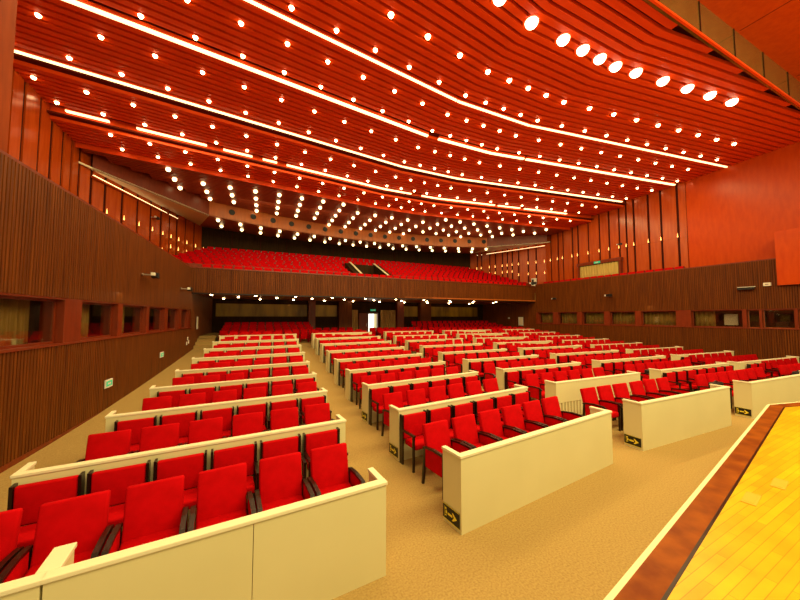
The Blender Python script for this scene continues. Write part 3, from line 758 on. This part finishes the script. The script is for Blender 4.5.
for bi, (bn, (fl, fr, cnt)) in enumerate(BLK.items()):
    for n in range(9):
        xa, xb = fl(n), fr(n)
        if n == 0 and bn == 'right-hand': pass
        else:
            nm = {'left-hand': 'left-hand', 'second': 'second', 'middle': 'middle', 'fourth': 'fourth', 'right-hand': 'right-hand'}[bn]
            if n == 0 and bn == 'left-hand':
                partition(bn, 0, -1.26, xb, 'cream desk partition standing in front of the left-hand seat block, nearest the camera')
                partition(bn, 0, xa, -1.275, 'short cream desk partition at the bottom left corner, joined to the long one')
            elif n == 0:
                partition(bn, 0, xa, xb, 'cream desk partition with arrow sign, front of the %s seat block%s' % (nm, '' if nm != 'fourth' else ' beside the stage corner'), sign=True)
            else:
                partition(bn, n, xa, xb, 'cream desk partition in the %s seat block, %s back from the stage' % (nm, ordn(n)), sign=(bn != 'left-hand' and n < 3), grille=(bn == 'middle' and n == 1))
        for rr in range(2):
            first_mid = (n == 0 and bn == 'middle')
            if first_mid and rr == 1: continue
            yo = (1.15 if first_mid else .97) if rr == 0 else 1.82
            cx, pitch = seat_line(bn, n, rr, xa, xb, cnt)
            for c in range(cnt):
                x = cx + (c - (cnt - 1) / 2) * pitch
                if first_mid and c > 2: x += .1
                y = y0(x) + D * n + yo; sl = math.atan((y0(x + .3) - y0(x - .3)) / .6)
                spots.append([x, y, fz(x, y), sl + (R(random.uniform(-2, 2)) if rr == 0 else 0), ('loose red armchair, %s from left just behind the %s partition of the %s block' if rr == 0 else ('fixed red seat, %s from left, standing before the %s partition of the %s block' if n < 8 else 'rearmost fixed red seat, %s from left behind the %s partition of %s block')) % (ORD[c], ORD[n + 1] if rr == 1 and n < 8 else ORD[n], bn if bn != 'second' else 'second-left'), rr])
spots.sort(key=lambda s: math.hypot(s[0], s[1]))
GRP = 'red armchairs of the stalls'
def place(o, s): o.location = (s[0], s[1], s[2]); o.rotation_euler = (0, 0, s[3])
used = [0, 0]
for i, s in enumerate(spots[:300]):
    k = s[5]; pr = (proto, fproto)[k]
    if not used[k]: o = pr; used[k] = 1
    elif i < 150: o = copy_tree(pr)
    else: o = link(('armchair', 'fixed_armchair')[k], (merged, fmerged)[k])
    place(o, s); tag(o, s[4], 'armchair', (GRP, 'fixed red seats backing onto the partitions')[k])
def stuff(name, me, lst, label, cat):
    vs = []; fs = []; mi = []
    src = [v.co.copy() for v in me.vertices]; sf = [(tuple(p.vertices), p.material_index) for p in me.polygons]
    for s in lst:
        M_ = Matrix.Translation(s[:3]) @ Matrix.Rotation(s[3], 4, 'Z'); b = len(vs)
        vs += [tuple(M_ @ v) for v in src]
        for f, k in sf: fs.append(tuple(b + q for q in f)); mi.append(k)
    m = bpy.data.meshes.new(name); m.from_pydata(vs, [], fs)
    for mt in me.materials: m.materials.append(mt)
    m.polygons.foreach_set('material_index', mi); m.update()
    o = link(name, m); tag(o, label, cat, None, 'stuff'); return o
low = MB()
low.box(-.225, .225, -.27, .19, .33, .455, redfab); low.box(-.235, .235, 0, .085, 0, .545, redfab, Matrix.Translation((0, .16, .40)) @ Matrix.Rotation(R(-14), 4, 'X'))
for s in (-1, 1):
    x = s * .262; low.box(x - .028, x + .028, -.30, .25, .60, .635, armwood); low.box(x - .018, x + .018, -.22, .2, .3, .6, redfab); low.box(x - .02, x + .02, -.27, -.235, 0, .6, armwood); low.box(x - .02, x + .02, .22, .255, 0, .6, armwood)
stuff('distant_armchairs', low.mesh('low'), [s for s in spots[300:]], 'red armchairs filling the far rows of the stalls', 'armchair')

# ---- theatre seats: terraces, balcony, side gallery
ts = MB(); ts.box(-.222, .222, .10, .19, .25, .90, redfab, None); ts.box(-.268, -.232, .09, .2, 0, .87, armwood); ts.box(.232, .268, .09, .2, 0, .87, armwood); ts.box(-.225, .225, -.06, .08, .22, .62, redfab); ts.box(-.27, -.245, -.22, .16, .0, .58, armwood); ts.box(.245, .27, -.22, .16, .0, .58, armwood); ts.box(-.272, -.243, -.23, .0, .58, .60, creamtop)
tsm = ts.mesh('theatre_seat', bevel=.012, segs=1)
tsl = MB(); tsl.box(-.222, .222, .10, .19, .25, .90, redfab); tsl.box(-.28, -.232, .09, .2, 0, .87, armwood); tsl.box(-.225, .225, -.06, .08, .22, .62, redfab); tsl.box(-.27, -.245, -.22, .16, .0, .58, armwood); tsl.box(-.272, -.243, -.23, .0, .58, .60, creamtop)
seats = []
def terr(x0_, x1_, yy, zz, r_, where):
    n = int((x1_ - x0_) / .55)
    for i in range(n): seats.append([x0_ + .29 + i * (x1_ - x0_) / n, yy, zz, 0, 'red theatre seat, %s from the left, %s row %s' % (ordn(i), ORD[r_], where)])
TZ = [.97, 1.07, 1.22, 1.42]
m = MB()
for i in range(3):
    for a, b in ((-2.3, 4.0), (13.0, 22.7)):
        m.box(a, b, 23.7 + i * .95, 28, .6, TZ[i + 1] - .0, carpet)
    m.box(4.0, 5.2, 24.65 + i * .95, 28, .6, TZ[i + 1] - .02, carpet) if i < 2 else None
struct('floor_terrace', m, 'carpeted terraces under the balcony')
for i in range(4):
    yy = [23.2, 24.35, 25.3, 26.5][i]
    zz = [fz(1, 23.2), TZ[1], TZ[2], TZ[3]][i]
    terr(-2.2, 3.9 if i < 3 else 3.95, yy, zz, i, 'of the left terrace under the balcony')
    terr(13.2, 22.4, yy, zz, i, 'of the right terrace under the balcony')
terr(4.1, 7.2, 24.9, .97, 0, 'beside the left rear column')
terr(4.1, 6.6, 26.6, TZ[2] - .02 if 0 else TZ[2], 1, 'beside the left rear column') if 0 else None
terr(8.2, 12.8, 23.9, .955, 0, 'in front of the exit doorway')
for i in range(BROWS):
    yy = brow_y(i); zz = brow_z(i)
    a, b = bx(yy, -1) + .5, bx(yy, 1) - .5
    if i == 0: a, b = lw(BAL) + .3, rw(BAL) - .3
    segs = [(a, b)] if i in (0, BROWS - 1) or yy > VY1 + .3 else [(a, VX0 - .9), (VX1 + .5, b)]
    for (p, q) in segs:
        # slight inner aisles
        terr(p, q, yy, zz, i, 'of the balcony%s' % ('' if len(segs) == 1 else (' left of the stairway' if p < 5 else ' right of the stairway')))
for i in range(19):
    y = 10.7 + i * .54
    x = rw(y) + .62; seats.append([x, y, 4.98, -math.pi / 2, 'red seat in the right side gallery above the batten wall, %s from the stage' % ordn(i)])
def dist(s): return math.hypot(s[0], s[1])
def seen(s): # hidden seats further under others come last
    return dist(s) + (6 if 'balcony' in s[4] and 'row of the balcony' in s[4] and 'first' not in s[4] else 0) * .0
gal = [s for s in seats if 'gallery' in s[4]]; oth = sorted([s for s in seats if 'gallery' not in s[4]], key=dist)
for s in (gal + oth)[:300]:
    o = link('theatre_seat', tsm); place(o, s); tag(o, s[4], 'theatre seat', 'red theatre seats of balcony, gallery and terraces')
stuff('distant_theatre_seats', tsl.mesh('tsl'), (gal + oth)[300:], 'red theatre seats filling the far rows of the balcony', 'theatre seat')
m = MB(); m.prism([(rw(9) + .3, 9.2), (rw(9) + 1.1, 9.2), (rw(21) + 1.1, BAL), (rw(21) + .3, BAL)], 4.87, 4.98, carpet); struct('floor_gallery_step', m, 'low step under the gallery seats')

# ------------------------------------------------------------------ gallery door on the right with curtain
dr2 = link('door_2', None, None, (25.1, 16.3, 4.87)); dr2['kind'] = 'structure'; dr2['label'] = 'gallery doorway closed by a curtain under a green exit sign'
m = MB(); m.box(-.28, .0, -1.75, -1.6, 0, 2.2, redwood); m.box(-.28, 0, 1.6, 1.75, 0, 2.2, redwood); m.box(-.32, 0, -1.8, 1.8, 2.1, 2.35, redwood); link('door_frame', m.mesh('door_frame'), dr2)
m = MB(); m.box(-.18, -.16, -1.6, 1.6, 0, 2.1, gapdark); link('door_recess', m.mesh('door_recess'), dr2)
hang_curtain(14.75, 17.85, 24.86, 4.9, 6.92, 'long beige curtain closing the doorway of the right side gallery', curtainm, (0, 1))
def small_box(name, c, sz, mt, lab, cat, rz=0, child=None, bev=.01, group=None):
    m = MB(); m.box(-sz[0] / 2, sz[0] / 2, -sz[1] / 2, sz[1] / 2, -sz[2] / 2, sz[2] / 2, mt); o = link(name, m.mesh(name, bevel=bev), None, c, rz); tag(o, lab, cat, group)
    if child:
        nm, off, s2, mt2 = child; m = MB(); m.box(off[0] - s2[0] / 2, off[0] + s2[0] / 2, off[1] - s2[1] / 2, off[1] + s2[1] / 2, off[2] - s2[2] / 2, off[2] + s2[2] / 2, mt2); link(nm, m.mesh(nm), o)
    return o
small_box('exit_sign', (24.74, 16.3, 7.08), (.05, .5, .16), greenp, 'small green exit sign over the curtained gallery doorway', 'exit sign', child=('arrow_mark', (-.027, 0, 0), (.004, .22, .05), whitep))
small_box('exit_sign', (9.9, YB - .06, 3.35), (.5, .05, .15), greenp, 'green exit sign above the bright doorway under the balcony', 'exit sign', child=('arrow_mark', (0, -.027, 0), (.22, .004, .05), whitep))
small_box('exit_sign', (-3.4, bwall(-3.4) - .06, 8.15), (.6, .05, .16), greenp, 'green exit sign at the left end of the balcony back wall', 'exit sign', child=('arrow_mark', (0, -.027, 0), (.25, .004, .05), whitep))
small_box('exit_sign', (20.6, bwall(20.6) - .06, 7.9), (.5, .05, .16), greenp, 'green exit sign at the right end of the balcony back wall', 'exit sign', child=('arrow_mark', (0, -.027, 0), (.25, .004, .05), whitep))
# low wall signs, left wall
for y, z, sz, lab in ((11.5, .85, (.03, .42, .22), 'white framed green escape sign low on the left wall, nearer one'), (16.0, 1.15, (.03, .42, .22), 'white framed green escape sign low on the left wall, farther one')):
    o = small_box('escape_sign', (lw(y) + .045, y, z), sz, whitep, lab, 'escape sign', rz=R(-2.5), child=('green_field', (.017, 0, 0), (.004, .34, .14), greenp), bev=.004)
    m = MB(); m.poly([(.0205, -.10, -.02), (.0205, .02, -.02), (.0205, .02, -.05), (.0205, .10, .0), (.0205, .02, .05), (.0205, .02, .02), (.0205, -.10, .02)], whitep); link('arrow_mark', m.mesh('arrow_mark'), o)
for dy, dz, k in ((0, 0, 'upper'), (-.22, -.24, 'lower left'), (.28, -.2, 'lower right')):
    small_box('wall_socket', (lw(20.2) + .045, 20.2 + dy, 1.55 + dz), (.03, .17, .17), whitep, '%s white socket plate of three at the far end of the left wall' % k, 'wall socket', child=('socket_hole', (.017, 0, 0), (.004, .06, .06), black), bev=.004)
small_box('notice_board', (lw(22.3) - .0 + .06, 22.3, 2.35), (.03, .4, .75), whitep, 'white notice sheet on the left wall under the balcony', 'notice', child=('sheet', (.017, 0, 0), (.004, .3, .6), creamtop))
small_box('notice_board', (rw(22.6) - .06, 22.6, 2.3), (.03, .6, .8), whitep, 'white notice sheet on the right wall under the balcony', 'notice', child=('sheet', (-.017, 0, 0), (.004, .45, .6), creamtop))
small_box('wall_lamp', (rw(24.5) - .12, 24.0, 2.6), (.1, .16, .14), whitep, 'small white lamp on the right wall under the balcony', 'wall lamp')
# cameras / projectors on walls
def wall_cam(x, y, z, rz, lab, s=1.0):
    r = link('wall_camera', None, None, (x, y, z), rz); r.scale = (s, s, s)
    m = MB(); m.box(-.10, .10, -.07, .07, -.08, .08, black); m.box(.10, .30, -.1, .1, -.10, .09, black); link('camera_body', m.mesh('camera_body', bevel=.015), r)
    m = MB(); m.box(-.02, .02, .05, .34, -.02, .02, steel); m.cyl((0, .30, 0), (0, 1, 0), .05, .045, steel, 12); link('wall_bracket', m.mesh('wall_bracket'), r)
    m = MB(); m.box(-.22, -.10, -.06, .06, -.05, .06, whitep); link('white_housing', m.mesh('white_housing', bevel=.015), r)
    tag(r, lab, 'camera', 'cameras fixed to the side walls'); return r
wall_cam(lw(13.6) + .37, 13.6, 4.18, R(92), 'white and black camera on a bracket, left wall, nearer of two')
wall_cam(lw(18.6) + .37, 18.6, 4.10, R(92), 'white and black camera on a bracket, left wall, farther of two')
wall_cam(rw(14.4) - .38, 14.4, 4.25, R(-100), 'white and black camera on a bracket halfway along the right wall')
wall_cam(rw(18.8) - .38, 18.8, 4.25, R(-100), 'small dark camera on a bracket at the far end of the right wall', .8)
wall_cam(24.6, 14.5, 8.15, R(-90), 'dark camera above the curtained gallery doorway', .7)
wall_cam(-5.75, 23.5, 8.8, R(80), 'dark camera on the left upper panel wall', .8)
small_box('wall_speaker', (rw(7.5) - .12, 7.55, 4.2), (.18, .62, .13), black, 'slim black speaker bar on the right wall near the stage', 'speaker', child=('mounting_plate', (.05, 0, .08), (.1, .66, .03), whitep))
small_box('junction_box', (rw(6.8) - .07, 6.8, 4.36), (.10, .26, .17), whitep, 'white box on the right wall beside the slim speaker bar', 'wall box', child=('box_slot', (-.052, 0, 0), (.004, .12, .03), black))
small_box('gallery_speaker', (23.6, 21.6, 5.95), (.3, .35, .75), whitep, 'white framed speaker standing where the balcony meets the right gallery', 'speaker', child=('grille', (-.152, -.0, 0), (.006, .22, .5), black))
wall_cam(22.3, 20.6, 5.72, R(-60), 'black follow camera on the right end of the balcony rail', 1.1)
# bags / equipment on desks
def bag(x, y, zoff, lab, rz=0):
    z = fz(x, y) + zoff
    r = link('black_bag', None, None, (x, y, z), rz)
    m = MB(); m.box(-.235, .235, -.10, .10, 0, .29, black); link('bag_body', m.mesh('bag_body', bevel=.04, smooth=True, segs=3), r)
    m = MB()
    for i in range(8):
        a0, a1 = math.pi * i / 8, math.pi * (i + 1) / 8
        c0_, c1_ = (math.cos(a0) * .1,   .27 + math.sin(a0) * .07), (math.cos(a1) * .1, .27 + math.sin(a1) * .07)
        m.hexa([(c0_[0], -.012, c0_[1]), (c0_[0], .012, c0_[1]), (c1_[0], .012, c1_[1]), (c1_[0], -.012, c1_[1]), (c0_[0] * .8, -.012, c0_[1] - .015), (c0_[0] * .8, .012, c0_[1] - .015), (c1_[0] * .8, .012, c1_[1] - .015), (c1_[0] * .8, -.012, c1_[1] - .015)], black)
    link('bag_handle', m.mesh('bag_handle'), r); tag(r, lab, 'bag', 'black bags left on the seats')
def seat_at(block, n, rr, c):
    fl, fr, cnt = BLK[block]; xa, xb = fl(n), fr(n)
    cx, pitch = seat_line(block, n, rr, xa, xb, cnt); x = cx + (c - (cnt - 1) / 2) * pitch
    return x, y0(x) + D * n + (.97 if rr == 0 else 1.82) - .08
for bx_, by_, lab in ((12.4, 4.95, 'black bag on the leftmost front armchair of the fourth block'), (13.0, 7.0, 'black bag on an armchair behind the second partition of the fourth block'), (17.6, 4.7, 'black bag on a front armchair of the right-hand block'), (18.4, 6.9, 'black bag on an armchair behind the second partition of the right-hand block')):
    near = min([q for q in spots[:300] if q[5] == 0], key=lambda q: math.hypot(q[0] - bx_, q[1] - by_))
    bag(near[0], near[1] - .06, .47, lab)
